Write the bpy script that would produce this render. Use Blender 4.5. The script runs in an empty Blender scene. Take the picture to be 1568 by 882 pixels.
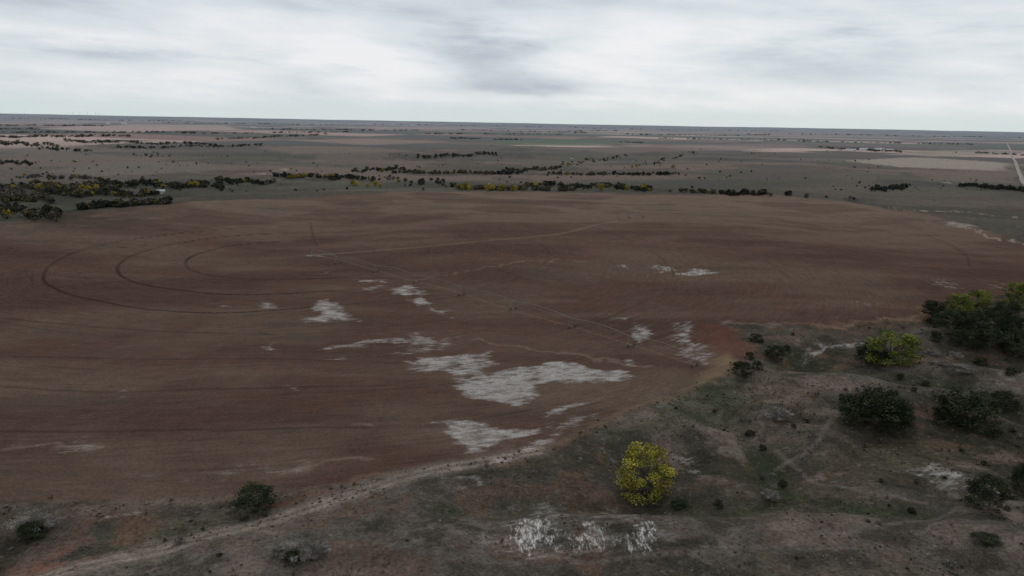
import bpy, math, numpy as np
from mathutils import Matrix, Vector
rng=np.random.default_rng(7)
# ------------------------------------------------------------------ camera / survey geometry
H=70.0; F=1120.0; P=math.radians(12.68); R=math.radians(1.02)
fw=np.array([0,math.cos(P),-math.sin(P)]); r0=np.array([1.,0,0]); u0=np.array([0,math.sin(P),math.cos(P)])
rt=math.cos(R)*r0+math.sin(R)*u0; up=-math.sin(R)*r0+math.cos(R)*u0
def lin(c):
    c=np.array(c,float)/255.
    return np.where(c<=.04045,c/12.92,((c+.055)/1.055)**2.4)
ENV=0.88
def S(r,g,b,e=ENV): return np.clip(lin((r,g,b))/e,0,.85)
def sm(x,a=0.,b=1.):
    t=np.clip((x-a)/(b-a),0,1); return t*t*(3-2*t)
def hsh(ix,iy,s):
    n=(ix*374761393+iy*668265263+s*1274126177)&0xffffffff
    n=((n^(n>>13))*1274126177)&0xffffffff
    return ((n^(n>>16))&0xffffffff)/4294967296.0
def vn(x,y,s=0):
    fx=np.floor(x); fy=np.floor(y); tx=x-fx; ty=y-fy
    ix=fx.astype(np.int64); iy=fy.astype(np.int64)
    tx=tx*tx*tx*(tx*(tx*6-15)+10); ty=ty*ty*ty*(ty*(ty*6-15)+10)
    a=hsh(ix,iy,s); b=hsh(ix+1,iy,s); c=hsh(ix,iy+1,s); d=hsh(ix+1,iy+1,s)
    return (a*(1-tx)+b*tx)*(1-ty)+(c*(1-tx)+d*tx)*ty
def fbm(x,y,s=0,o=4):
    t=0;a=.5;n=0
    for i in range(o):
        t=t+a*vn(x*2**i+17.3*i,y*2**i-9.1*i,s+i); n+=a; a*=.5
    return t/n
def dirs(px):
    px=np.atleast_2d(np.array(px,float))
    return fw+rt*((px[:,0:1]-784)/F)+up*((441-px[:,1:2])/F)
def W0(px):
    d=dirs(px); t=-H/d[:,2]; return np.stack([d[:,0]*t,d[:,1]*t],1)
crest=W0([(-150,362),(0,345),(100,327),(260,311),(460,304),(600,294),(800,293),(1000,297),(1200,300),(1290,308),(1390,322),(1480,343),(1568,372)])
lowb=W0([(-150,775),(0,770),(350,762),(500,745),(650,715),(850,688),(930,645),(1050,602),(1110,575),(1155,540),(1250,502),(1390,485),(1568,445)])
def sorti(a):
    o=np.argsort(a[:,0]); return a[o,0],a[o,1]
cx,cy=sorti(crest); lx,ly=sorti(lowb)
GUL=[W0([(1080,640),(1130,652),(1165,672),(1180,715),(1205,748),(1260,775),(1400,790)]),W0([(1210,545),(1290,575),(1380,590),(1460,600),(1568,640)]),W0([(700,780),(850,768),(960,772),(1100,782),(1200,765)])]
def gully(x,y,k=30.):
    out=np.zeros_like(x)
    m=(x>-40)&(x<190)&(y>90)&(y<240)
    a=x[m]; b=y[m]; d2=np.full(a.shape,1e9)
    for p in GUL:
        for i in range(len(p)-1):
            x1,y1=p[i]; ex,ey=p[i+1]-p[i]
            t=np.clip(((a-x1)*ex+(b-y1)*ey)/(ex*ex+ey*ey),0,1)
            d2=np.minimum(d2,(a-x1-t*ex)**2+(b-y1-t*ey)**2)
    out[m]=np.exp(-d2/k); return out
def height(x,y):
    r=np.hypot(x,y)
    E=np.interp(x,cx,cy); L=np.interp(x,lx,ly)
    near=1-sm(r,900,2500)
    z=5.5*(vn(x/150+3.1,y/130,1)-.5)*near+2.8*(vn(x/62,y/55+5,2)-.5)*near
    k=np.interp(x,[-300,150,420],[1,.8,.35])
    z=z-13*k*sm(y-E,0,260)*(1-sm(r,1500,4500))
    p=sm(L-y,0,25)*(1-sm(r,320,500))
    z=z+p*(5.2*(vn(x/30,y/24,3)-.5)+2.2*(vn(x/12,y/10,4)-.5)-1.2-2.6*gully(x,y))
    z=z+16*(vn(x/2300,y/1500,5)-.5)*sm(r,1500,4500)+5*(vn(x/420,y/380,9)-.5)*sm(r,900,1800)
    z=z+sm(r,13000,21000)*(50+34*vn(x/7000,y/9000,6)+8*vn(x/1300,y/3000,8)-6*sm(x,0,12000))
    return z
TT=np.geomspace(60,42000,800)
def W(px):
    d=dirs(px); out=np.zeros((len(d),3))
    for i in range(0,len(d),400):
        dd=d[i:i+400]; X=dd[:,0:1]*TT; Y=dd[:,1:2]*TT; Z=H+dd[:,2:3]*TT
        g=height(X,Y); below=Z<g; below[:,-1]=True
        k=np.clip(np.argmax(below,1),1,None); j=np.arange(len(dd))
        e1=Z[j,k]-g[j,k]; e0=Z[j,k-1]-g[j,k-1]; f=np.clip(e0/(e0-e1+1e-9),0,1)
        t=TT[k-1]+(TT[k]-TT[k-1])*f
        x=dd[:,0]*t; y=dd[:,1]*t
        out[i:i+400]=np.stack([x,y,height(x,y)],1)
    return out
# ------------------------------------------------------------------ materials helper
def newmat(name):
    m=bpy.data.materials.new(name); m.use_nodes=True
    nt=m.node_tree; b=nt.nodes['Principled BSDF']; b.inputs['Roughness'].default_value=.9
    b.inputs['Specular IOR Level'].default_value=.15
    return m,nt,b
class N:
    def __init__(s,nt): s.nt=nt; s.n=nt.nodes; s.l=nt.links
    def put(s,i,v):
        if v is None: return
        if isinstance(v,bpy.types.NodeSocket): s.l.new(v,i)
        else: i.default_value=v
    def math(s,op,a,b=None,c=None,clamp=False):
        n=s.n.new('ShaderNodeMath'); n.operation=op; n.use_clamp=clamp
        s.put(n.inputs[0],a); s.put(n.inputs[1],b); s.put(n.inputs[2],c); return n.outputs[0]
    def mr(s,v,a,b,c=0.,d=1.,smooth=False):
        n=s.n.new('ShaderNodeMapRange'); n.interpolation_type='SMOOTHSTEP' if smooth else 'LINEAR'
        s.put(n.inputs[0],v)
        for i,q in enumerate((a,b,c,d)): s.put(n.inputs[1+i],q)
        return n.outputs[0]
    def noise(s,vec,scale,det=4,rough=.6):
        n=s.n.new('ShaderNodeTexNoise'); n.inputs['Scale'].default_value=scale
        n.inputs['Detail'].default_value=det; n.inputs['Roughness'].default_value=rough
        if vec is not None: s.l.new(vec,n.inputs['Vector'])
        return n.outputs[0]
    def comb(s,x,y,z):
        n=s.n.new('ShaderNodeCombineXYZ'); s.put(n.inputs[0],x); s.put(n.inputs[1],y); s.put(n.inputs[2],z); return n.outputs[0]
    def mix(s,f,a,b,mode='MIX'):
        n=s.n.new('ShaderNodeMix'); n.data_type='RGBA'; n.blend_type=mode
        s.put(n.inputs[0],f); s.put(n.inputs[6],a); s.put(n.inputs[7],b); return n.outputs[2]
    def attr(s,name):
        n=s.n.new('ShaderNodeAttribute'); n.attribute_name=name; return n
    def scale(s,col,f):
        n=s.n.new('ShaderNodeVectorMath'); n.operation='SCALE'; s.put(n.inputs[0],col); s.put(n.inputs[3],f); return n.outputs[0]
def make(name,V,Fq,C=None,mi=None,mats=(),smooth=False,link=True):
    V=np.asarray(V,np.float32); Fq=np.asarray(Fq,np.int32)
    me=bpy.data.meshes.new(name); me.vertices.add(len(V)); me.vertices.foreach_set('co',V.ravel())
    me.loops.add(Fq.size); me.loops.foreach_set('vertex_index',Fq.ravel())
    me.polygons.add(len(Fq)); me.polygons.foreach_set('loop_start',np.arange(0,Fq.size,Fq.shape[1],dtype=np.int32))
    if mi is not None: me.polygons.foreach_set('material_index',np.asarray(mi,np.int32))
    me.polygons.foreach_set('use_smooth',np.full(len(Fq),smooth))
    me.update(calc_edges=True)
    if C is not None:
        a=me.color_attributes.new('Col','FLOAT_COLOR','POINT')
        a.data.foreach_set('color',np.concatenate([C,np.ones((len(C),1))],1).astype(np.float32).ravel())
    for m in mats: me.materials.append(m)
    if not link: return me
    o=bpy.data.objects.new(name,me); bpy.context.collection.objects.link(o); return o
# ------------------------------------------------------------------ ground mesh
dep=np.radians(np.linspace(40,2.0,720)); ra=H/np.tan(dep)
rb=np.geomspace(ra[-1],45000,240)[1:]
rr=np.concatenate([[1.5],np.linspace(8,78,12),ra,rb])
az=np.concatenate([np.linspace(-42,42,1050),np.linspace(42,318,70)[1:-1]]); az=np.radians(az)
nr,na=len(rr),len(az)
RR,AA=np.meshgrid(rr,az,indexing='ij'); X=(RR*np.sin(AA)).ravel(); Y=(RR*np.cos(AA)).ravel(); r=RR.ravel()
Z=height(X,Y)
amp=.8+.006*np.minimum(r,1500)
wx=X+amp*2*(fbm(X/9,Y/9,21,3)-.5)*2; wy=Y+amp*2*(fbm(X/9,Y/9,31,3)-.5)*3
def polymask(px,soft=.012,warp=True):
    p=W(px)[:,:2]; c=p.mean(0); w=max(.4,soft*np.hypot(*c))
    qx,qy=(wx,wy) if warp else (X,Y)
    lo=p.min(0)-3*w; hi=p.max(0)+3*w
    out=np.zeros(len(X)); idx=np.nonzero((qx>lo[0])&(qx<hi[0])&(qy>lo[1])&(qy<hi[1]))[0]
    if len(idx)==0: return out
    a=qx[idx]; b=qy[idx]; ins=np.zeros(len(idx),bool); d2=np.full(len(idx),1e18)
    for i in range(len(p)):
        x1,y1=p[i]; x2,y2=p[(i+1)%len(p)]
        cond=((y1>b)!=(y2>b))&(a<(x2-x1)*(b-y1)/((y2-y1) if y2!=y1 else 1e-9)+x1); ins^=cond
        ex,ey=x2-x1,y2-y1; t=np.clip(((a-x1)*ex+(b-y1)*ey)/(ex*ex+ey*ey+1e-9),0,1)
        d2=np.minimum(d2,(a-x1-t*ex)**2+(b-y1-t*ey)**2)
    sd=np.where(ins,1,-1)*np.sqrt(d2)
    out[idx]=sm(sd,-w,w); return out
def linemask(px,width,soft=None,warp=False):
    p=W(px)[:,:2]; soft=width*.6 if soft is None else soft
    for _ in range(2):
        if len(p)>2:
            q=[p[0]]
            for i in range(len(p)-1): q+= [p[i]*.75+p[i+1]*.25,p[i]*.25+p[i+1]*.75]
            q.append(p[-1]); p=np.array(q)
    qx,qy=(wx,wy) if warp else (X+.6*(vn(X/6,Y/6,44)-.5),Y+.6*(vn(X/6,Y/6,45)-.5))
    m=width+soft; lo=p.min(0)-m; hi=p.max(0)+m
    out=np.zeros(len(X)); idx=np.nonzero((qx>lo[0])&(qx<hi[0])&(qy>lo[1])&(qy<hi[1]))[0]
    a=qx[idx]; b=qy[idx]; d2=np.full(len(idx),1e18)
    for i in range(len(p)-1):
        x1,y1=p[i]; ex,ey=p[i+1]-p[i]
        t=np.clip(((a-x1)*ex+(b-y1)*ey)/(ex*ex+ey*ey+1e-9),0,1)
        d2=np.minimum(d2,(a-x1-t*ex)**2+(b-y1-t*ey)**2)
    out[idx]=1-sm(np.sqrt(d2),width/2-soft/2,width/2+soft); return out
def mixc(C,c,m): return C*(1-m[:,None])+np.asarray(c)*m[:,None]
f1=fbm(X/70,Y/60,50,4); f2=fbm(X/18,Y/16,60,4); f3=fbm(X/600,Y/350,70,4); f4=fbm(X/1800,Y/700,80,4); f5=fbm(X/30,Y/24,3,1); f6=fbm(X/7,Y/6,63,4)
C=np.zeros((len(X),3))+S(63,58,52)
C=mixc(C,S(75,69,62),sm(f1,.4,.62)); C=mixc(C,S(54,52,43),sm(f2,.5,.68)*.65)
C=mixc(C,S(88,82,77),sm(f2*.5+f5*.5,.5,.7)*.55); C=mixc(C,S(50,49,40),sm(1-f5,.55,.85)*.6)
C=mixc(C,S(84,65,55),sm(f6,.54,.68)*.5); C=mixc(C,S(45,43,37),sm(1-f6,.54,.66)*.55)
C=mixc(C,S(48,52,39),gully(X,Y,14.)*sm(f2,.3,.55)*.85)
C=mixc(C,S(98,93,88),sm(f6,.6,.7)*sm(f1,.45,.6)*.45)
G=np.zeros_like(C)+S(84,77,71); G=mixc(G,S(71,68,61),sm(f3,.45,.58)); G=mixc(G,S(98,85,77),sm(f4,.5,.62)); G=mixc(G,S(75,74,65),sm(fbm(X/300,Y/200,90,3),.53,.66)*.6)
G=mixc(G,S(60,58,51),sm(fbm(X/120,Y/110,93,4),.53,.66)*.55)
m=sm(r,450,750)[:,None]; C=C*(1-m)+G*m
ca,sa=math.cos(.32),math.sin(.32); gx=(X*ca-Y*sa)/900; gy=(X*sa+Y*ca)/520
ix=np.floor(gx).astype(np.int64); iy=np.floor(gy).astype(np.int64); hh=hsh(ix,iy,5); h2=hsh(ix,iy,9)
pal=np.array([S(152,128,120),S(98,86,80),S(78,77,73),S(132,113,103),S(76,84,70),S(166,144,134),S(86,76,72),S(122,98,91)])
FC=pal[(hh*8).astype(int)]
fm=sm(r,1800,2800)*(h2>.25)*sm(f3,.28,.4); C=C*(1-fm[:,None]*.92)+FC*fm[:,None]*.92
fieldpx=[(-150,362),(0,345),(100,327),(260,311),(400,305),(460,304),(600,294),(800,293),(1000,297),(1200,300),(1290,308),(1390,322),(1480,343),(1568,372),(1700,400),(1700,440),(1568,446),(1450,470),(1380,485),(1250,500),(1110,494),(1155,540),(1110,573),(1050,602),(930,645),(850,688),(650,716),(500,745),(350,762),(0,770),(-150,775)]
FM=polymask(fieldpx,.004,False)
fc=np.zeros_like(C)+S(75,59,52)
fc=mixc(fc,S(98,83,73),sm(Y,320,660)); fc=mixc(fc,S(68,51,45),sm(-Y,-210,-120)*.8)
fc=mixc(fc,S(87,76,67),sm(f1,.5,.68)*.45); fc=mixc(fc,S(63,49,44),sm(1-f1,.5,.65)*.45)
ftan=fbm(X/60,Y/14,61,4); fc=mixc(fc,S(94,80,71),sm(ftan,.56,.72)*.25); fc=mixc(fc,S(60,48,44),sm(1-ftan,.56,.72)*.3)
C=C*(1-FM[:,None])+fc*FM[:,None]
C=mixc(C,S(86,57,48),polymask([(1072,496),(1112,496),(1155,540),(1125,545),(1090,535)],.02)*.6)
twpx=[(478,392),(517,404),(575,417),(637,433),(706,452),(785,474),(875,502),(965,531),(1062,561)]
TW=W(twpx); pv=TW[0]
rho=np.hypot(X-pv[0],Y-pv[1])
extra=W([(68,415),(182,405),(283,402)])
rings=[np.hypot(*(q[:2]-pv[:2])) for q in TW[1:]]+[np.hypot(*(q[:2]-pv[:2])) for q in extra]
dirn=(-(X-pv[0])-.55*(Y-pv[1]))/(rho+1)
for i,q in enumerate(rings):
    strong=.75 if i>=8 else .28
    wv=1.1 if i>=8 else .7
    sect=sm(dirn,-.35,.25)*(.6+.4*sm(fbm(X/35,Y/35,120+i,2),.3,.6)) if i>=8 else sm(fbm(X/40,Y/40,100+i,2),.4,.6)
    m=(1-sm(np.abs(rho+1.6*(vn(X/20,Y/20,7)-.5)-q),wv*.4,wv))*FM*strong*sect
    C=mixc(C,S(42,34,31),m)
C=mixc(C,S(112,98,88),linemask([(478,391),(560,385),(640,379),(720,371),(800,364),(870,357),(945,338)],1.6,1.6)*.5)
C=mixc(C,S(104,89,79),linemask([(478,389),(575,414),(706,449),(875,499),(1062,558)],1.0,1.)*.3)
for pts in ([(0,487),(200,505),(420,512)],[(0,546),(250,550),(520,552),(700,560)],[(0,660),(300,662),(560,655)],[(475,340),(478,360),(486,378)],[(100,383),(240,375),(330,368)],[(0,592),(300,600),(600,590)],[(1420,360),(1480,385),(1485,410)]):
    C=mixc(C,S(50,39,35),linemask(pts,.7,.7)*.5)
for pts in ([(640,430),(760,405),(900,398)],[(720,520),(900,545),(1010,560)],[(545,655),(575,651)],[(440,715),(560,700)],[(20,690),(150,685)],[(1110,494),(1250,500),(1330,492),(1400,480)],[(1280,309),(1340,314),(1390,321)]):
    C=mixc(C,S(126,110,98),linemask(pts,.7,1.2,True)*.35)
C=mixc(C,S(104,82,69),linemask([(1250,500),(1330,494),(1390,483),(1450,471)],3.0,2,True)*.5)
C=mixc(C,S(100,84,71),linemask([(1100,572),(1050,600),(930,643),(850,686)],2.0,1.8,True)*.5)
C=mixc(C,S(96,80,69),linemask([(850,686),(650,716),(500,745),(350,761),(180,768)],1.0,1.2,True)*.45)
C=mixc(C,S(118,101,78),polymask([(1085,548),(1112,540),(1128,553),(1100,578),(1082,582)],.02)*.6)
C=mixc(C,S(52,62,43),polymask([(1040,606),(1080,588),(1120,580),(1135,612),(1080,640),(1020,648)],.05)*.6)
C=mixc(C,S(54,58,43),polymask([(880,662),(960,648),(1020,650),(1000,664),(900,674)],.05)*.5)
C=mixc(C,S(54,58,43),polymask([(640,722),(700,706),(745,705),(720,722)],.03)*.5)
C=mixc(C,S(58,60,42),polymask([(170,825),(200,800),(330,785),(345,808),(260,835),(180,860)],.06)*.65)
C=mixc(C,S(108,66,52),polymask([(40,872),(120,830),(165,790),(200,792),(170,845),(90,882)],.06)*.7*sm(f6,.35,.55))
C=mixc(C,S(48,43,38),polymask([(-80,782),(320,775),(330,790),(150,800),(60,850),(-80,880)],.04)*.55)
C=mixc(C,S(104,70,56),polymask([(400,770),(460,760),(500,757),(480,768),(420,778)],.03)*.5)
C=mixc(C,S(70,66,45),polymask([(1330,690),(1390,676),(1440,690),(1410,722),(1350,712)],.06)*.4)
C=mixc(C,S(50,49,39),polymask([(770,790),(780,762),(900,765),(1080,775),(1200,770),(1190,785),(1020,788),(860,782)],.05)*.5)
trk=[(20,905),(120,868),(200,850),(300,826),(400,800),(480,776),(550,753),(640,722),(740,706),(830,689)]
C=mixc(C,S(98,90,83),linemask(trk,4.6,2.2,False)*.62)
C=mixc(C,S(122,112,103),linemask([(a,b-3) for a,b in trk],.9,.8)*.55); C=mixc(C,S(122,112,103),linemask([(a,b+5) for a,b in trk],.9,.8)*.55)
C=mixc(C,S(92,85,79),linemask([(880,862),(1000,850),(1200,835),(1400,800),(1568,770)],.7,.7)*.5)
C=mixc(C,S(96,88,82),linemask([(1190,690),(1230,730),(1300,752),(1420,770)],.7,.7)*.5)
C=mixc(C,S(96,88,82),linemask([(1270,640),(1250,690),(1190,720)],.8,.7)*.5)
far=[([(60,197),(200,190),(350,192),(370,199),(200,203)],(160,138,130)),([(430,214),(560,212),(700,217),(560,222)],(128,108,100)),
([(740,216),(860,213),(980,217),(900,223),(780,222)],(76,90,70)),([(1290,246),(1400,241),(1545,250),(1535,261),(1380,256)],(140,130,118)),
([(1380,232),(1530,229),(1560,236),(1420,240)],(128,118,104)),([(560,194),(740,194),(760,198),(570,199)],(146,126,118)),([(1180,205),(1300,206),(1400,211),(1200,211)],(124,108,102)),
([(860,196),(1010,198),(1000,202),(860,201)],(132,114,108)),([(60,262),(160,250),(300,247),(330,262),(150,270)],(98,90,82)),([(0,186),(100,184),(210,187),(100,190)],(150,130,124)),
([(380,222),(560,225),(640,232),(450,236)],(106,92,84)),([(820,226),(1000,224),(1150,230),(950,236)],(100,88,80)),([(1060,262),(1200,255),(1330,262),(1180,276)],(78,74,67)),([(440,188),(620,187),(640,190),(450,191)],(142,122,116)),
([(1400,262),(1540,266),(1560,280),(1420,276)],(98,86,78)),([(480,236),(580,232),(620,244),(500,250)],(94,84,76)),([(1000,222),(1200,220),(1260,226),(1050,230)],(112,98,90)),([(0,228),(60,226),(200,244),(60,248)],(96,86,78))]
for p_,c_ in far: C=mixc(C,S(*c_),polymask(p_,.01)*.8)
for pts,w_ in (([(398,266),(430,262),(436,258)],6),([(398,267),(440,270),(480,272)],5),([(1485,326),(1530,331),(1568,334)],2.2),([(1400,322),(1485,325)],2),([(1480,348),(1520,362),(1568,376)],1.2),([(1445,281),(1475,279)],4)):
    C=mixc(C,S(146,134,122),linemask(pts,w_,w_,True)*.55)
strokes=[(0,322,90,332,8,150),(0,304,80,306,5,110),(0,288,180,288,7,330),(60,297,240,299,4,150),(150,282,340,286,5,260),(330,277,420,281,3,90),(120,320,262,311,1.5,120),(0,249,50,251,3,40),
(0,210,200,208,1.6,260),(100,216,330,222,2,250),(60,227,140,232,2,60),(180,227,400,223,1.5,160),(0,219,90,223,3,160),(200,237,250,239,2,12),(330,214,500,206,1.2,100),
(420,270,560,274,2.5,120),(540,263,620,259,2.5,60),(600,265,800,266,1.5,220),(640,241,760,236,3,200),(690,212,735,213,.6,50),(755,214,800,214,.6,45),(800,284,1000,290,3,200),(700,290,880,292,1.2,110),(560,272,700,285,5,45),(770,263,860,258,2,80),
(840,267,1040,268,1.2,120),(860,253,960,240,3,40),(1000,250,1070,232,3,20),(950,218,985,219,.5,20),(1040,294,1110,297,1,22),(1110,298,1175,298,1.6,46),(1335,292,1390,288,2,50),(1465,284,1568,292,1.5,120),(1255,226,1380,233,.8,120),(1140,206,1180,207,.4,30),
(1490,234,1568,238,.6,30),(850,202,950,200,.5,50),(20,271,160,275,2.5,50),(1170,299,1330,306,1,6),(400,198,640,200,.5,140),(1000,212,1250,216,.6,60),(560,190,900,195,.5,220),(900,197,1200,201,.4,160),(1200,205,1568,211,.4,160),(0,181,300,186,.6,220),(250,188,560,192,.5,200),(0,198,60,198,.6,30),(640,205,860,206,.4,90),
(0,203,300,203,.4,160),(1230,217,1500,222,.5,60),(280,205,560,202,.5,100),(960,206,1130,208,.3,50),(0,192,160,193,.4,90),(700,199,900,204,.4,60)]
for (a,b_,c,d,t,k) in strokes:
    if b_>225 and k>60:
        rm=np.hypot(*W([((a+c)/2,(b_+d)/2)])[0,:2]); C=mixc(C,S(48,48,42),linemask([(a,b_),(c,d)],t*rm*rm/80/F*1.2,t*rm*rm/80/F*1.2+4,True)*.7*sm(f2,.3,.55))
CH=np.zeros(len(X)); BL=np.zeros(len(X))
ch=[([(615,558),(650,547),(700,539),(745,537),(735,550),(760,557),(740,570),(700,573),(665,569),(630,573)],.88),
([(698,592),(735,574),(765,570),(790,562),(880,560),(950,568),(962,580),(930,587),(870,584),(835,590),(822,605),(792,626),(750,613),(715,603)],.97),
([(690,560),(740,560),(770,575),(740,590),(700,590)],.62),([(600,540),(700,512),(700,530),(640,545)],.5),
([(825,638),(850,621),(900,611),(925,609),(890,622),(862,633)],.75),([(655,650),(720,645),(790,652),(825,659),(800,676),(760,688),(715,690),(690,668)],.88),([(800,660),(900,630),(925,640),(850,662)],.5),
([(475,531),(560,521),(640,508),(690,520),(660,531),(600,528),(540,536),(480,538)],.66),([(478,470),(495,459),(520,467),(535,480),(548,490),(520,493),(478,491)],.88),
([(604,446),(612,438),(630,436),(646,450),(625,452)],.95),([(622,461),(645,457),(668,464),(650,469)],1.),([(665,470),(680,472),(688,479),(672,479)],1.),
([(553,431),(585,428),(588,433),(560,435)],.98),([(553,443),(580,437),(588,440),(565,446)],.92),([(585,452),(592,450),(592,456)],.95),([(385,467),(410,465),(438,470),(410,473)],.88),
([(1043,418),(1060,411),(1088,416),(1075,421),(1045,423)],1.05),([(1000,409),(1015,407),(1022,413),(1008,416)],.95),([(953,407),(970,409),(976,414),(960,412)],.85),
([(965,507),(985,497),(1005,515),(990,528),(970,516)],.88),([(1018,497),(1060,490),(1087,545),(1077,560),(1040,546)],.58),([(930,487),(962,486),(966,493),(940,492)],.8),
([(500,552),(545,549),(540,555)],.8),([(428,592),(460,587),(468,593)],.75),([(1440,336),(1470,340),(1487,346),(1478,350),(1450,344)],.9),([(955,547),(980,549),(988,556),(962,556)],.8),
([(1220,542),(1270,528),(1320,520),(1326,530),(1275,541),(1225,549)],.78),([(1390,722),(1440,705),(1500,728),(1560,770),(1440,752)],.54),([(750,702),(800,686),(850,655),(880,648),(830,692),(785,707)],.58),
([(1035,690),(1080,696),(1085,740),(1050,742)],.54),([(690,735),(740,735),(735,748),(695,750)],.58),([(180,783),(210,778),(208,788),(182,790)],.68),([(1420,430),(1460,424),(1465,440),(1430,440)],.55),
([(1520,560),(1560,570),(1568,600),(1540,590)],.52),([(770,698),(835,682),(828,690),(780,702)],.88),([(870,690),(900,684),(900,694),(875,696)],.62),([(150,722),(500,700),(560,706),(300,735)],.36),([(0,680),(120,672),(200,690),(60,705)],.4),
([(325,471),(350,468),(348,474)],.75),([(495,418),(512,416),(510,421)],.78),([(700,488),(722,486),(718,491)],.78),([(190,596),(215,594),(212,600)],.6),([(390,533),(420,530),(425,537)],.7),([(1290,462),(1340,466),(1330,472)],.55),([(1510,436),(1540,434),(1538,446)],.65),
([(465,390),(490,388),(500,391),(480,394)],.78),([(1180,500),(1230,505),(1225,512)],.5)]
for p_,s_ in ch: CH=np.maximum(CH,polymask(p_,.015)*s_)
for p_ in ([(772,802),(800,789),(852,798),(862,838),(820,848),(785,838)],[(876,854),(888,825),(905,800),(928,806),(945,845),(905,856)],[(955,852),(964,794),(1004,798),(1015,830),(998,854)]):
    BL=np.maximum(BL,polymask(p_,.025)*.95)
BL=np.maximum(BL,polymask([(776,812),(850,818),(960,825),(1012,830),(1004,856),(900,860),(800,850)],.03)*.74)
CH=np.maximum(CH,polymask([(700,800),(790,770),(1010,780),(1060,840),(900,880),(740,860)],.05)*.42)
hz=(1-np.exp(-np.maximum(r-500,0)/10500))[:,None]; HAZE=S(122,129,137)  # aerial haze painted into the ground vertex colours, stronger with distance from origin
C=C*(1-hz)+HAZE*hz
idx=np.arange(nr*na).reshape(nr,na); nx=np.roll(idx,-1,1)
Fq=np.stack([idx[:-1],nx[:-1],nx[1:],idx[1:]],-1).reshape(-1,4)[:, ::-1]
gm,nt,b=newmat('ground_soil_and_grass'); n=N(nt)
geo=nt.nodes.new('ShaderNodeNewGeometry').outputs['Position']
sep=nt.nodes.new('ShaderNodeSeparateXYZ'); nt.links.new(geo,sep.inputs[0])
dx=n.math('SUBTRACT',sep.outputs[0],float(pv[0])); dy=n.math('SUBTRACT',sep.outputs[1],float(pv[1]))
rad=n.math('SQRT',n.math('ADD',n.math('MULTIPLY',dx,dx),n.math('MULTIPLY',dy,dy))); ang=n.math('ARCTAN2',dy,dx)
tv=n.comb(n.math('MULTIPLY',rad,.9),n.math('MULTIPLY',ang,14.),0.)
tann=n.noise(tv,1.0,4,.65)
fine=n.noise(geo,1.6,4,.75); medn=n.noise(geo,.22,4,.65)
fma=n.attr('fieldm').outputs['Fac']; cha=n.attr('chalk').outputs['Fac']; bla=n.attr('bluff').outputs['Fac']
col=n.attr('Col').outputs['Color']
v=n.mr(fine,.25,.75,.42,1.58); v=n.math('MULTIPLY',v,n.mr(medn,.3,.7,.72,1.28))
vf=n.math('MULTIPLY',n.mr(fine,.25,.75,.66,1.34),n.mr(tann,.3,.7,.84,1.16)); vf=n.math('MULTIPLY',vf,n.mr(medn,.3,.7,.9,1.1))
vm=n.math('ADD',n.math('MULTIPLY',vf,fma),n.math('MULTIPLY',v,n.math('SUBTRACT',1.,fma)))
col=n.scale(col,vm)
tuft=n.noise(geo,.55,3,.7); tf=n.math('MULTIPLY',n.mr(tuft,.57,.68,0,.6,True),n.math('SUBTRACT',1.,fma))
col=n.mix(tf,col,(.03,.03,.022,1))
st=n.math('MULTIPLY',n.mr(tuft,.42,.3,0,.38,True),n.math('SUBTRACT',1.,fma)); 
col=n.mix(st,col,(.17,.158,.142,1))
xs=n.comb(n.math('MULTIPLY',sep.outputs[0],.4),sep.outputs[1],0.)
str_=n.noise(xs,.5,5,.75)
cn=n.math('ADD',n.math('MULTIPLY',tann,.65),n.math('ADD',n.math('MULTIPLY',medn,.6),n.math('MULTIPLY',str_,.95)))
cf=n.mr(n.math('ADD',cha,n.math('MULTIPLY',n.math('SUBTRACT',cn,1.1),2.15)),.3,1.25,0,1,True)
cf=n.math('MULTIPLY',cf,n.mr(cha,.05,.5,0,1))
cc=n.scale((.35,.335,.322),n.mr(fine,.25,.75,.6,1.35)) 
col=n.mix(n.math('MULTIPLY',cf,.8),col,cc)
bs=n.noise(n.comb(sep.outputs[0],n.math('MULTIPLY',sep.outputs[1],.33),0.),1.2,6,.8)
bf=n.mr(n.math('ADD',bla,n.math('MULTIPLY',n.math('SUBTRACT',bs,.5),4.4)),.65,1.6,0,1,True); bf=n.math('MULTIPLY',bf,n.mr(bla,.05,.6,0,1))
col=n.mix(bf,col,(.56,.55,.535,1))
nt.links.new(col,b.inputs['Base Color'])
bp=nt.nodes.new('ShaderNodeBump'); bp.inputs['Strength'].default_value=.7; bp.inputs['Distance'].default_value=.4
nt.links.new(fine,bp.inputs['Height']); nt.links.new(bp.outputs[0],b.inputs['Normal'])
b.inputs['Specular IOR Level'].default_value=0.; b.inputs['Roughness'].default_value=1
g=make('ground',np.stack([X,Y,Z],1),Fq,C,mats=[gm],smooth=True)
for nm,arr in (('fieldm',FM),('chalk',CH),('bluff',BL)):
    a=g.data.attributes.new(nm,'FLOAT','POINT'); a.data.foreach_set('value',arr.astype(np.float32))
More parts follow.
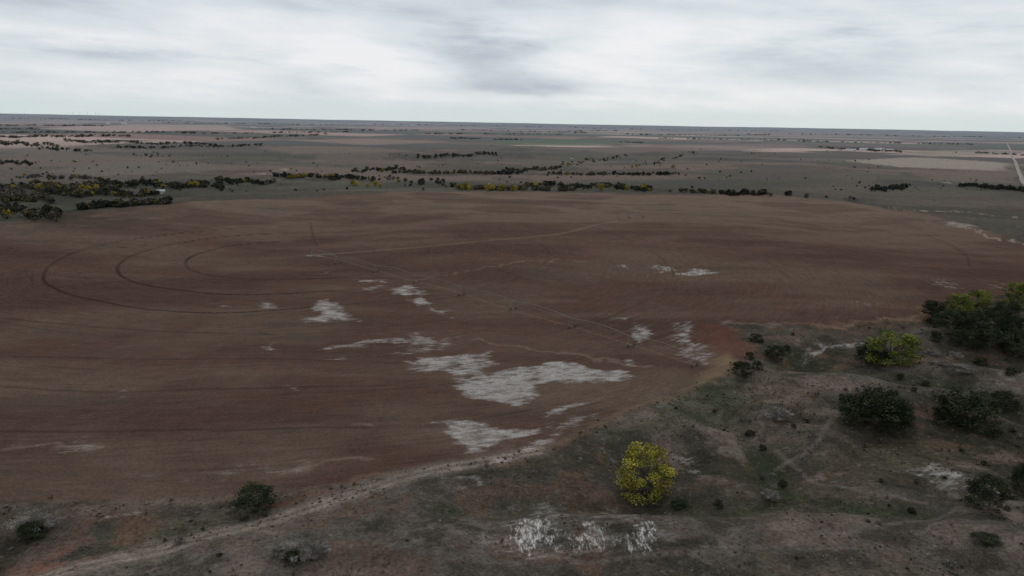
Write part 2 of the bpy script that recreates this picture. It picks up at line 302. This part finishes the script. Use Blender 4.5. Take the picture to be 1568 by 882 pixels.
# ------------------------------------------------------------------ vegetation
lm,nt,b=newmat('foliage'); n=N(nt); b.inputs['Roughness'].default_value=.8; b.inputs['Specular IOR Level'].default_value=0.
pn=n.noise(nt.nodes.new('ShaderNodeNewGeometry').outputs['Position'],1.5,2)
nt.links.new(n.scale(n.attr('Col').outputs['Color'],n.mr(pn,.3,.7,.75,1.25)),b.inputs['Base Color'])
bm_,nt,b=newmat('bark'); n=N(nt)
nt.links.new(n.mix(n.noise(None,9.,4),(.05,.042,.034,1),(.13,.115,.1,1)),b.inputs['Base Color'])
def unit(v): return v/(np.linalg.norm(v,axis=-1,keepdims=True)+1e-9)
def leafquads(Pc,size,rg,flat=.6):
    k=len(Pc); u=unit(rg.normal(size=(k,3))); w=unit(np.cross(u,rg.normal(size=(k,3))))
    s=(size*(.6+.8*rg.random(k)))[:,None]
    a=Pc+u*s; b_=Pc+w*s*flat; c=Pc-u*s; d=Pc-w*s*flat
    V=np.stack([a,b_,c,d],1).reshape(-1,3); return V,np.arange(4*k).reshape(-1,4)
def tube(p0,p1,ra_,rb_,k=6):
    p0=np.array(p0,float);p1=np.array(p1,float); d=unit(p1-p0); a=unit(np.cross(d,[.3,.9,.2])); c=np.cross(d,a)
    th=np.linspace(0,2*np.pi,k,endpoint=False); ring=np.cos(th)[:,None]*a+np.sin(th)[:,None]*c
    V=np.concatenate([p0+ring*ra_,p1+ring*rb_]); i=np.arange(k); j=(i+1)%k
    return V,np.stack([i,j,j+k,i+k],1)
class MB:
    def __init__(s): s.V=[];s.F=[];s.C=[];s.M=[];s.n=0
    def add(s,VF,c,m=0):
        V,Fx=VF; s.V.append(V); s.F.append(Fx+s.n); s.n+=len(V)
        c=np.asarray(c,float); s.C.append(np.tile(c,(len(V),1)) if c.ndim==1 else c); s.M.append(np.full(len(Fx),m))
    def mesh(s,name,mats,link=True,smooth=False):
        return make(name,np.concatenate(s.V),np.concatenate(s.F),np.concatenate(s.C),np.concatenate(s.M),mats,smooth,link)
def tree_mesh(name,kind,seed):
    rg=np.random.default_rng(seed); M=MB()
    dk,md,lt={'yellow':((.11,.11,.025),(.24,.215,.042),(.36,.315,.065)),'green':((.05,.07,.022),(.11,.13,.034),(.19,.2,.045)),
      'cedar':((.02,.027,.016),(.032,.04,.024),(.052,.06,.033)),'bare':((.09,.08,.07),(.17,.155,.14),(.3,.28,.27))}[kind]
    dk,md,lt=map(np.array,(dk,md,lt))
    if kind=='cedar': ncl,zb,zt=60,.04,1.; nl=105; ls=.02; cr=.13
    elif kind=='bare': ncl,zb,zt=36,.1,1.; nl=80; ls=.06; cr=.16
    else: ncl,zb,zt=64,.08,1.; nl=105; ls=.02; cr=.115
    M.add(tube((0,0,-.05),(.01,.01,.35),.032,.022,8),(1,1,1),1); M.add(tube((.01,.01,.35),(.0,.02,.75),.022,.008,8),(1,1,1),1)
    skew=rg.normal(size=2)*.05
    lob=rg.random(6)*6.28
    for i in range(ncl):
        z=zb+(zt-cr*.6-zb)*rg.random()**.85
        if kind=='cedar': prof=.5*math.sqrt(max(0,1-((z-.22)/.8)**2))
        else: prof=.5*math.sqrt(max(0,1-((z-.42)/.6)**2))
        a=rg.random()*6.283; bump=1+.13*math.sin(2*a+lob[0])+.1*math.sin(3*a+lob[1]+4*z)
        q=prof*bump*(.25+.75*rg.random()**.5)
        c=np.array([math.cos(a)*q+skew[0]*z,math.sin(a)*q+skew[1]*z,z]); c[:2]*=.9
        rr_=cr*(.5+.9*rg.random())
        d=unit(rg.normal(size=(nl,3))); d*= (rg.random((nl,1))**.45)*rr_*np.array([1.05,1.05,.8])
        Pc=c+d; Pc=Pc[Pc[:,2]>.015]
        tint=rg.random(); base=md*(1-tint)+(lt if rg.random()<.5 else dk)*tint
        VF=leafquads(Pc,ls,rg,.6 if kind!='bare' else .08)
        jit=np.repeat(.7+.6*rg.random(len(Pc)),4)[:,None]
        M.add(VF,base*jit,0)
        if i%2==0:
            s0=np.array([0,0,min(.3,z*.6)+.05]); mid=(s0+c)/2+np.array([0,0,.03]); M.add(tube(s0,mid,.014,.009,5),(1,1,1),1); M.add(tube(mid,c,.009,.003,5),(1,1,1),1)
    return M.mesh(name,[lm,bm_],link=False)
TM={k:[tree_mesh(k+'_tree_mesh',k,10*j+s) for s in range(4 if k=='cedar' else 2)] for j,k in enumerate(('yellow','green','cedar','bare'))}
NM={'yellow':'cottonwood_tree','green':'deciduous_tree','cedar':'cedar_tree','bare':'bare_thicket'}
near=[('yellow',990,770,90,76),('cedar',380,790,66,40),('cedar',1523,789,62,56),('cedar',1574,762,42,56),('cedar',1352,664,96,60),('cedar',1308,643,42,36),('cedar',1376,662,60,42),
('cedar',1487,660,86,58),('cedar',1540,636,38,32),('cedar',1462,648,44,32),('green',1370,563,70,56),('cedar',1334,554,40,28),('cedar',1352,560,42,26),('green',1473,484,40,34),('green',1500,484,44,38),('green',1563,474,38,40),
('cedar',1440,498,44,34),('cedar',1465,514,52,36),('cedar',1495,518,52,38),('cedar',1530,508,48,38),('cedar',1555,524,44,40),('cedar',1572,548,44,42),('cedar',1522,540,50,30),('cedar',1545,494,42,32),('cedar',1437,525,20,16),('cedar',1482,534,40,24),
('cedar',1138,577,28,22),('cedar',1160,566,16,14),('cedar',1187,551,34,18),('cedar',1160,524,22,12),('cedar',1148,551,14,12),('cedar',1206,538,12,9),('cedar',1130,565,14,10),
('bare',1190,646,44,22),('bare',455,862,50,32),('bare',480,858,42,28),('bare',430,856,34,22),('cedar',445,864,26,16),('bare',40,822,54,34),('bare',60,815,40,26),('cedar',45,828,44,24),('bare',1182,768,30,22),('bare',1480,576,30,14),('bare',1510,605,18,16),('bare',1560,548,24,14),('bare',1450,560,26,12),('bare',1465,550,20,10),('bare',1430,545,20,10),
('cedar',1040,778,30,10),('cedar',1100,778,16,12),('cedar',1515,833,40,8),('cedar',1290,612,10,9),('cedar',1170,690,14,8),('cedar',1200,745,14,10),('cedar',1150,668,14,8),('cedar',1380,582,12,10),('cedar',1330,605,12,8),('cedar',1420,592,14,9),('cedar',1505,560,20,12),('cedar',1550,575,18,12),('cedar',1400,600,9,7)]
NW=W([(a[1],a[2]) for a in near])
for i,(k,px,py,w,h) in enumerate(near):
    q=NW[i]; depth=float(np.dot(q-np.array([0,0,H]),fw)); sw=w/F*depth; sh=h/F*depth*1.02
    o=bpy.data.objects.new(NM[k],TM[k][i%len(TM[k])]); bpy.context.collection.objects.link(o)
    o.location=(q[0],q[1]+sw*.25,float(height(np.array([q[0]]),np.array([q[1]+sw*.25]))[0])-.1)
    o.scale=(sw*1.1,sw*1.1,sh); o.rotation_euler=(0,0,rng.random()*6.28)
def mass(name,pts,wid,hei,cols,nf,seed):
    rg=np.random.default_rng(seed); k=len(pts); M=MB()
    d=unit(rg.normal(size=(k,nf,3)))*(rg.random((k,nf,1))**.4)
    lob=1+.25*np.sin(np.arctan2(d[...,1],d[...,0])*2+rg.random((k,1))*6.28)
    Pc=d*np.array([.44,.44,.42]); Pc[...,:2]*=lob[...,None]; Pc[...,2]+=.5
    Pc[...,:2]*=wid[:,None,None]; Pc[...,2]*=hei[:,None]
    Pc+=pts[:,None,:]
    sz=np.repeat(np.minimum(wid,hei*1.2),nf)*(1.15/math.sqrt(nf))
    V,Fx=leafquads(Pc.reshape(-1,3),sz,rg,.75)
    cc=np.repeat(cols,nf,0)*(.65+.7*rg.random((k*nf,1)))
    M.add((V,Fx),np.repeat(cc,4,0),0)
    for i in range(k):
        if wid[i]>3 and np.hypot(*pts[i,:2])<1500: M.add(tube(pts[i]-[0,0,.3],pts[i]+[0,0,hei[i]*.6],wid[i]*.03,wid[i]*.015,4),(1,1,1),1)
    return M.mesh(name,[lm,bm_])
DK=np.array((.03,.034,.025)); OL=np.array((.07,.063,.032)); YL=np.array((.31,.24,.045)); GR=np.array((.09,.078,.068))
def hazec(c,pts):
    f=(1-np.exp(-np.maximum(np.hypot(pts[:,0],pts[:,1])-400,0)/9500))[:,None]; return c*(1-f)+HAZE*.42*f  # air haze painted into the tree vertex colours by distance, no volume
pp=[]
for (a,b_,c,d,t,k) in strokes:
    k=int(k*1.35); u=rng.random(k)
    u=np.clip(u+.02*np.sin(u*35+a)+.01*np.sin(u*90+b_),0,1)
    pp.append(np.stack([a+(c-a)*u,b_+(d-b_)*u+rng.normal(size=k)*t*.45+t*.5*np.sin(u*14+a)],1))
pp=np.concatenate(pp); nst=len(pp); sx=rng.random(650)*1600-20; sy=222+rng.random(650)**.8*72
keep=fbm(sx/70,sy/10,300,3)>.5; pp=np.concatenate([pp,np.stack([sx,sy],1)[keep]])
pts=W(pp); dist=np.hypot(pts[:,0],pts[:,1]); k=len(pts)
wid=(3.0+5.*rng.random(k)**1.6)*(1+.8*sm(dist,2000,8000)); wid[nst:]*=.62; hei=wid*(.6+.3*rng.random(k)); hei=np.minimum(hei,6.0+dist/1500)
wid=np.where(dist>2500,wid*2.0,wid)
patch=fbm(pts[:,0]/60,pts[:,1]/60,330,2)[:,None]
cols=np.where(patch+.25*rng.random((k,1))<.66,DK,np.where(rng.random((k,1))<.6,OL,GR))*(.7+.7*rng.random((k,1)))
cols=np.where((rng.random((k,1))<.035)&(pp[:,0:1]<1100),YL*(.45+.3*rng.random((k,1))),cols)
nearm=dist<1600
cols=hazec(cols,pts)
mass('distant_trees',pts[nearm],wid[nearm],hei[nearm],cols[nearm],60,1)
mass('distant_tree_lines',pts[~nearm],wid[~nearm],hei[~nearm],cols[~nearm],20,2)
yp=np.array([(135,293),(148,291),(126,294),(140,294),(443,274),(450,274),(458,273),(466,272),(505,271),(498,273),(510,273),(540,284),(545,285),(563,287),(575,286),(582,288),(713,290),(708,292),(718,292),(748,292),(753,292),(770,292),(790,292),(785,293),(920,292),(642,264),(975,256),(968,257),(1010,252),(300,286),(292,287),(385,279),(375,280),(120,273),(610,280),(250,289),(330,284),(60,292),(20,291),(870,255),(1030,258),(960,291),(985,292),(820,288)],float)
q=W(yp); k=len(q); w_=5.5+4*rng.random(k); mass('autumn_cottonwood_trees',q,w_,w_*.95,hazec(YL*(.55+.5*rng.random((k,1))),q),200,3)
k=9000; X2=rng.random(k)*330-150; Y2=85+rng.random(k)*170
def outside(x,y): return y<np.interp(x,lx,ly)-2
dn=fbm(X2/22,Y2/22,400,3)+.0009*X2; kp=outside(X2,Y2)&(dn>.57); X3,Y3=X2[kp][:420],Y2[kp][:420]
pz=np.stack([X3,Y3,height(X3,Y3)-.1],1); k=len(pz); w_=.5+1.6*rng.random(k)**4
cl=np.where(rng.random((k,1))<.6,np.array((.035,.036,.025)),np.array((.09,.083,.075)))*(.7+.6*rng.random((k,1)))
mass('pasture_shrubs',pz,w_,w_*.65,cl,60,4)
k=30000; X2=rng.random(k)*360-160; Y2=85+rng.random(k)*190; dn=fbm(X2/9,Y2/9,410,3); kp=outside(X2,Y2)&(dn>.54); X3,Y3=X2[kp],Y2[kp]; k=len(X3)
pz=np.stack([X3,Y3,height(X3,Y3)-.08],1); w_=.25+.4*rng.random(k)**2
pc=np.array([S(72,66,56),S(90,78,64),S(60,58,48),S(102,78,62),S(102,96,88)])*1.2
mass('grass_tufts',pz,w_,w_*.6,pc[rng.choice(5,k,p=[.35,.2,.25,.05,.15])],7,5)
ed=W([(1150,545),(1110,575),(1050,603),(930,647),(850,690),(750,705),(650,719),(500,748),(350,765),(0,775)]); u=rng.random(150)*(len(ed)-1.01); i=u.astype(int); f=(u-i)[:,None]
e=ed[i]*(1-f)+ed[i+1]*f; e[:,:2]+=rng.normal(size=(150,2))*1.3; e[:,2]=height(e[:,0],e[:,1])-.1; w_=.4+.8*rng.random(150)**4
mass('field_edge_weeds',e,w_,w_*.6,pc[rng.choice(5,150,p=[.3,.25,.25,.15,.05])]*.9,30,6)
# ------------------------------------------------------------------ center pivot irrigation
mt,nt,b=newmat('galvanised_steel'); n=N(nt); b.inputs['Metallic'].default_value=.3; b.inputs['Roughness'].default_value=.6
nt.links.new(n.mix(n.noise(None,3.,4),(.15,.13,.115,1),(.26,.24,.22,1)),b.inputs['Base Color'])
rub,nt,b=newmat('muddy_tyre_rubber'); n=N(nt); nt.links.new(n.mix(n.noise(None,6.),(.04,.034,.03,1),(.11,.088,.075,1)),b.inputs['Base Color'])
def wheel(M,c,ax,R_=.55,w=.26):
    ax=unit(np.array(ax,float)); a=unit(np.cross(ax,[0,0,1.])); zz=np.cross(ax,a); th=np.linspace(0,2*np.pi,20,endpoint=False); prof=[(.33,-w/2),(R_*.93,-w/2),(R_,-w/4),(R_,w/4),(R_*.93,w/2),(.33,w/2)]
    V=np.array([[c+ (math.cos(t)*a+math.sin(t)*zz)*p+ax*s for p,s in prof] for t in th]).reshape(-1,3); m_=6;Fx=[]
    for i in range(20):
        for j in range(m_): Fx.append((i*m_+j,i*m_+(j+1)%m_,((i+1)%20)*m_+(j+1)%m_,((i+1)%20)*m_+j))
    M.add((V,np.array(Fx)),(1,1,1),1); M.add(tube(c-ax*.1,c+ax*.1,.34,.34,10),(1,1,1),0)
def pivot(name,T):
    M=MB(); hp=3.5
    d=unit((T[-1]-T[0])*[1,1,0]); s=np.array([-d[1],d[0],0])
    c=T[0]
    for a in (-1,1):
        for b_ in (-1,1): M.add(tube(c+d*a*1.6+s*b_*1.6-[0,0,.1],c+d*a*.25+s*b_*.25+[0,0,3.4],.07,.06),(1,1,1))
    M.add(tube(c,c+[0,0,4.2],.14,.14,8),(1,1,1)); M.add(tube(c+d*1.9+s*.9,c+d*1.9+s*.9+[0,0,1.7],.45,.45,4),(1,1,1))
    for i in range(len(T)-1):
        A=T[i]+[0,0,hp]; B=T[i+1]+[0,0,hp]; nseg=10; ts=np.linspace(0,1,nseg+1)
        L=[A+(B-A)*t+np.array([0,0,.9*math.sin(math.pi*t)]) for t in ts]
        for j in range(nseg): M.add(tube(L[j],L[j+1],.08,.08,6),(1,1,1))
        lo=[l-np.array([0,0,1.3*math.sin(math.pi*t)]) for l,t in zip(L,ts)]
        for sd in (-1,1):
            ls=[q+s*sd*.75*math.sin(math.pi*t) for q,t in zip(lo,ts)]
            for j in range(nseg): M.add(tube(ls[j],ls[j+1],.015,.015,4),(1,1,1))
            for j in range(1,nseg): M.add(tube(ls[j],L[j],.02,.02,4),(1,1,1)); M.add(tube(ls[j],L[j+1],.012,.012,4),(1,1,1))
        for j in range(1,nseg): M.add(tube(L[j]+s*.2,L[j]+s*.2-[0,0,2.2],.012,.012,4),(1,1,1))
        q=T[i+1]
        for sd in (-1,1):
            fbt=q+s*sd*1.4+[0,0,.6]
            M.add(tube(fbt,q+[0,0,hp],.05,.04),(1,1,1)); M.add(tube(fbt,q+[0,0,hp]-d*1.2,.04,.035),(1,1,1)); wheel(M,fbt-[0,0,.06]+d*.3,d)
        M.add(tube(q-s*1.4+[0,0,.6],q+s*1.4+[0,0,.6],.07,.07),(1,1,1)); M.add(tube(q-s*.85+[0,0,2.1],q+s*.85+[0,0,2.1],.04,.04),(1,1,1)); M.add(tube(q+d*.4+[0,0,2.8],q+d*.4+[0,0,3.4],.2,.2,4),(1,1,1))
    e=T[-1]+[0,0,hp]; M.add(tube(e,e+d*9-[0,0,.5],.08,.06),(1,1,1)); M.add(tube(e+[0,0,1.5],e+d*9-[0,0,.5],.02,.02,4),(1,1,1)); M.add(tube(e,e+[0,0,1.5],.04,.04),(1,1,1))
    return M.mesh(name,[mt,rub])
pivot('center_pivot_irrigation',TW)
T2=W([(946,336),(963,334),(984,333)]); pivot('center_pivot_irrigation',T2)
# ------------------------------------------------------------------ farm buildings
def simple(name,c,var=.15):
    m,nt,b=newmat(name); n=N(nt); c=np.array(c); nt.links.new(n.mix(n.noise(None,2.,4),(*(c*(1-var)),1),(*np.minimum(c*(1+var),.85),1)),b.inputs['Base Color']); return m
wht=simple('white_siding',(.6,.6,.6)); roof=simple('metal_roof',(.36,.37,.39)); dkr=simple('dark_shingle',(.09,.085,.08)); glass=simple('window_glass',(.05,.06,.07))
def part(par,name,V,Fx,m):
    me=bpy.data.meshes.new(name); me.from_pydata(V,[],Fx); me.materials.append(m); o=bpy.data.objects.new(name,me); o.parent=par; bpy.context.collection.objects.link(o)
def box(par,name,x0,x1,y0,y1,z0,z1,m):
    V=[(x,y,z) for z in (z0,z1) for x,y in ((x0,y0),(x1,y0),(x1,y1),(x0,y1))]
    part(par,name,V,[(0,3,2,1),(4,5,6,7),(0,1,5,4),(1,2,6,5),(2,3,7,6),(3,0,4,7)],m)
def bld(name,px,L,Wd,hh_,rh,wm,rm,rot):
    q=W([px])[0]; e=bpy.data.objects.new(name,None); bpy.context.collection.objects.link(e); e.location=q; e.rotation_euler=(0,0,rot)
    l,w=L/2,Wd/2
    part(e,'walls',[(-l,-w,-1),(l,-w,-1),(l,w,-1),(-l,w,-1),(-l,-w,hh_),(l,-w,hh_),(l,w,hh_),(-l,w,hh_),(-l,0,hh_+rh),(l,0,hh_+rh)],[(0,1,5,4),(2,3,7,6),(1,2,6,9,5),(3,0,4,8,7)],wm)
    o_=.5; k_=rh/w
    V=[(-l-o_,-w-o_,hh_-k_*o_+.08),(l+o_,-w-o_,hh_-k_*o_+.08),(l+o_,0,hh_+rh+.08),(-l-o_,0,hh_+rh+.08),(l+o_,w+o_,hh_-k_*o_+.08),(-l-o_,w+o_,hh_-k_*o_+.08)]
    part(e,'roof',V,[(0,1,2,3),(3,2,4,5)],rm)
    for i in range(4): box(e,'window_%d'%i,-l*.8+i*l*.35,-l*.8+i*l*.35+min(1.2,l*.2),-w-.06,-w-.003,1.2,2.5,glass)
    box(e,'door',l*.6,l*.6+min(4,l*.3),-w-.06,-w-.003,0,min(3.6,hh_*.8),dkr); box(e,'end_door',-l-.06,-l-.003,-1.8,1.8,0,min(3.8,hh_*.8),dkr)
for a in [('machine_shed',(1302,231),34,14,5,2.6,wht,roof,.1),('machine_shed',(1322,230),28,13,5,2.5,wht,roof,-.1),('barn',(1344,231),24,14,6,4,wht,roof,.2),('farmhouse',(1285,231),13,9,5,3,wht,dkr,.3),('grain_shed',(1362,231),22,11,4.5,2.4,wht,roof,0),
 ('machine_shed',(1352,228),20,12,5,3,wht,dkr,0),('farmhouse',(207,298),8,6,3,2,wht,dkr,.2),('machine_shed',(246,296),8,5,2.6,1.5,wht,roof,.5),('farmhouse',(420,268),8,6,3,2,wht,dkr,.2),
 ('farm_shed',(190,190),40,18,8,4,wht,roof,0),('farm_shed',(165,190),30,18,8,4,wht,roof,.2),('farm_shed',(600,191),60,20,8,4,wht,roof,0),('farm_shed',(632,192),50,20,9,4,wht,roof,0),('farm_shed',(388,196),40,18,7,4,wht,roof,0),('farmhouse',(876,243),8,6,3,2,wht,dkr,.3),('farm_shed',(765,192),60,20,9,4,wht,roof,0)]:
    bld(a[0],a[1],*a[2:])
tw=simple('turbine_white',(.7,.72,.74))
for i,px in enumerate((38,112,122,134,147,152)):
    d=dirs([(px,178)])[0]; s=21000/d[1]; x,y=d[0]*s,21000.; z=float(height(np.array([x]),np.array([y]))[0])
    M=MB(); M.add(tube((0,0,-2),(0,0,80),3.6,2.2,10),(1,1,1)); M.add(tube((0,-4,81),(0,7,81),2.4,2.2,8),(1,1,1)); M.add(tube((0,-4,81),(0,-6.5,81),2.2,.5,8),(1,1,1))
    a0=rng.random()*2
    for j in range(3):
        a=a0+j*2.094; M.add(tube((0,-5,81),(math.cos(a)*42,-5,81+math.sin(a)*42),1.9,.4,5),(1,1,1))
    o=M.mesh('wind_turbine',[tw]); o.location=(x,y,z)
gr=simple('gravel',(.21,.195,.18))
rp=W([(1541,217),(1546,228),(1553,245),(1560,262),(1566,278),(1580,300)]); P2=[]
for i in range(len(rp)-1):
    for t in np.linspace(0,1,40,endpoint=False): P2.append(rp[i]*(1-t)+rp[i+1]*t)
P2=np.array(P2); tg=unit(np.gradient(P2[:,:2],axis=0)); nn=np.stack([-tg[:,1],tg[:,0]],1)
V=[]
for s_ in (-3.2,3.2):
    q=P2[:,:2]+nn*s_; V.append(np.column_stack([q,height(q[:,0],q[:,1])+.5]))
k=len(P2); V=np.concatenate(V); i=np.arange(k-1); make('gravel_road',V,np.stack([i,i+1,i+1+k,i+k],1),mats=[gr])
# ------------------------------------------------------------------ world
w=bpy.data.worlds.new('World'); bpy.context.scene.world=w; w.use_nodes=True; nt=w.node_tree; nt.nodes.clear(); n=N(nt)
SE,SR=math.radians(38),math.radians(20)
sky=nt.nodes.new('ShaderNodeTexSky'); sky.sky_type='NISHITA'; sky.sun_disc=False; sky.sun_elevation=SE; sky.sun_rotation=SR
b1=nt.nodes.new('ShaderNodeBackground'); nt.links.new(sky.outputs[0],b1.inputs[0]); b1.inputs[1].default_value=.08
tc=nt.nodes.new('ShaderNodeTexCoord').outputs['Generated']; sp=nt.nodes.new('ShaderNodeSeparateXYZ'); nt.links.new(tc,sp.inputs[0]); sx_,sy_,sz_=sp.outputs
cvx=n.comb(n.math('MULTIPLY',sx_,3.6),n.math('MULTIPLY',sy_,3.6),n.math('MULTIPLY',n.math('ADD',sz_,n.math('MULTIPLY',sx_,.05)),16.))
c1=n.noise(cvx,1.15,7,.52); cv2=n.comb(n.math('MULTIPLY',sx_,9.),n.math('MULTIPLY',sy_,9.),n.math('MULTIPLY',n.math('ADD',sz_,n.math('MULTIPLY',sx_,.04)),62.)); c2=n.noise(cv2,1.,6,.6)
bb=n.math('ADD',.68,n.math('ADD',n.math('MULTIPLY',n.math('SUBTRACT',c1,.5),1.9),n.math('MULTIPLY',n.math('SUBTRACT',c2,.5),.7)))
wn=n.noise(cvx,2.2,4); wob=n.math('MULTIPLY',n.math('SUBTRACT',wn,.5),.16); wz=n.math('MULTIPLY',n.math('SUBTRACT',c2,.5),.08)
zz_=n.math('ADD',sz_,wz); zf=n.math('ADD',sz_,n.math('MULTIPLY',wz,.2)); xx_=n.math('ADD',sx_,wob)
for ax,ez,s1,s2,am in ((-.05,.1,.1,.03,-.4),(-.03,.07,.07,.03,-.45),(.0,.045,.07,.009,-.35),(-.2,.088,.11,.03,.4),(.17,.08,.1,.04,.35),(.08,.033,.16,.007,.35),(.33,.08,.16,.035,-.35),(-.48,.066,.13,.007,-.4),(-.58,.15,.25,.02,-.45),(-.1,.155,.3,.02,-.5),(-.5,.1,.18,.022,.3),(.5,.14,.2,.03,.1)):
    ga=n.math('DIVIDE',n.math('SUBTRACT',xx_,ax),s1); gb=n.math('DIVIDE',n.math('SUBTRACT',zz_ if s2>.012 else zf,ez),s2)
    e_=n.math('EXPONENT',n.math('MULTIPLY',n.math('ADD',n.math('MULTIPLY',ga,ga),n.math('MULTIPLY',gb,gb)),-1.)); bb=n.math('ADD',bb,n.math('MULTIPLY',e_,am))
rp_=nt.nodes.new('ShaderNodeValToRGB'); nt.links.new(n.mr(bb,0,1,0,1),rp_.inputs[0]); cr=rp_.color_ramp
cr.elements[0].position=0; cr.elements[0].color=(*lin((180,188,200)),1); cr.elements[1].position=1; cr.elements[1].color=(*lin((236,236,239)),1)
e=cr.elements.new(.5); e.color=(*lin((211,219,224)),1)
low=n.mr(n.math('ADD',sz_,n.math('MULTIPLY',wz,.15)),.01,.036,1,0,True)
cc=n.mix(n.math('MULTIPLY',low,.85),rp_.outputs[0],(*lin((204,217,219)),1))
b2=nt.nodes.new('ShaderNodeBackground'); nt.links.new(cc,b2.inputs[0]); b2.inputs[1].default_value=1.03
ms=nt.nodes.new('ShaderNodeMixShader'); ms.inputs[0].default_value=.94; nt.links.new(b1.outputs[0],ms.inputs[1]); nt.links.new(b2.outputs[0],ms.inputs[2])
wo=nt.nodes.new('ShaderNodeOutputWorld'); nt.links.new(ms.outputs[0],wo.inputs[0])
sl=bpy.data.lights.new('sun','SUN'); sl.energy=.9; sl.angle=math.radians(10); sl.color=(1,.95,.88); so=bpy.data.objects.new('sun',sl); bpy.context.collection.objects.link(so)
sd=Vector((math.sin(SR)*math.cos(SE),math.cos(SR)*math.cos(SE),math.sin(SE))); so.rotation_euler=sd.to_track_quat('Z','Y').to_euler()
cd=bpy.data.cameras.new('camera'); cd.sensor_width=36; cd.lens=36*F/1568; cd.clip_start=1; cd.clip_end=120000
co=bpy.data.objects.new('camera',cd); bpy.context.collection.objects.link(co)
co.matrix_world=Matrix(((rt[0],up[0],-fw[0],0),(rt[1],up[1],-fw[1],0),(rt[2],up[2],-fw[2],H),(0,0,0,1)))
sc=bpy.context.scene; sc.camera=co; sc.view_settings.view_transform='Standard'; sc.view_settings.look='None'; sc.view_settings.exposure=0
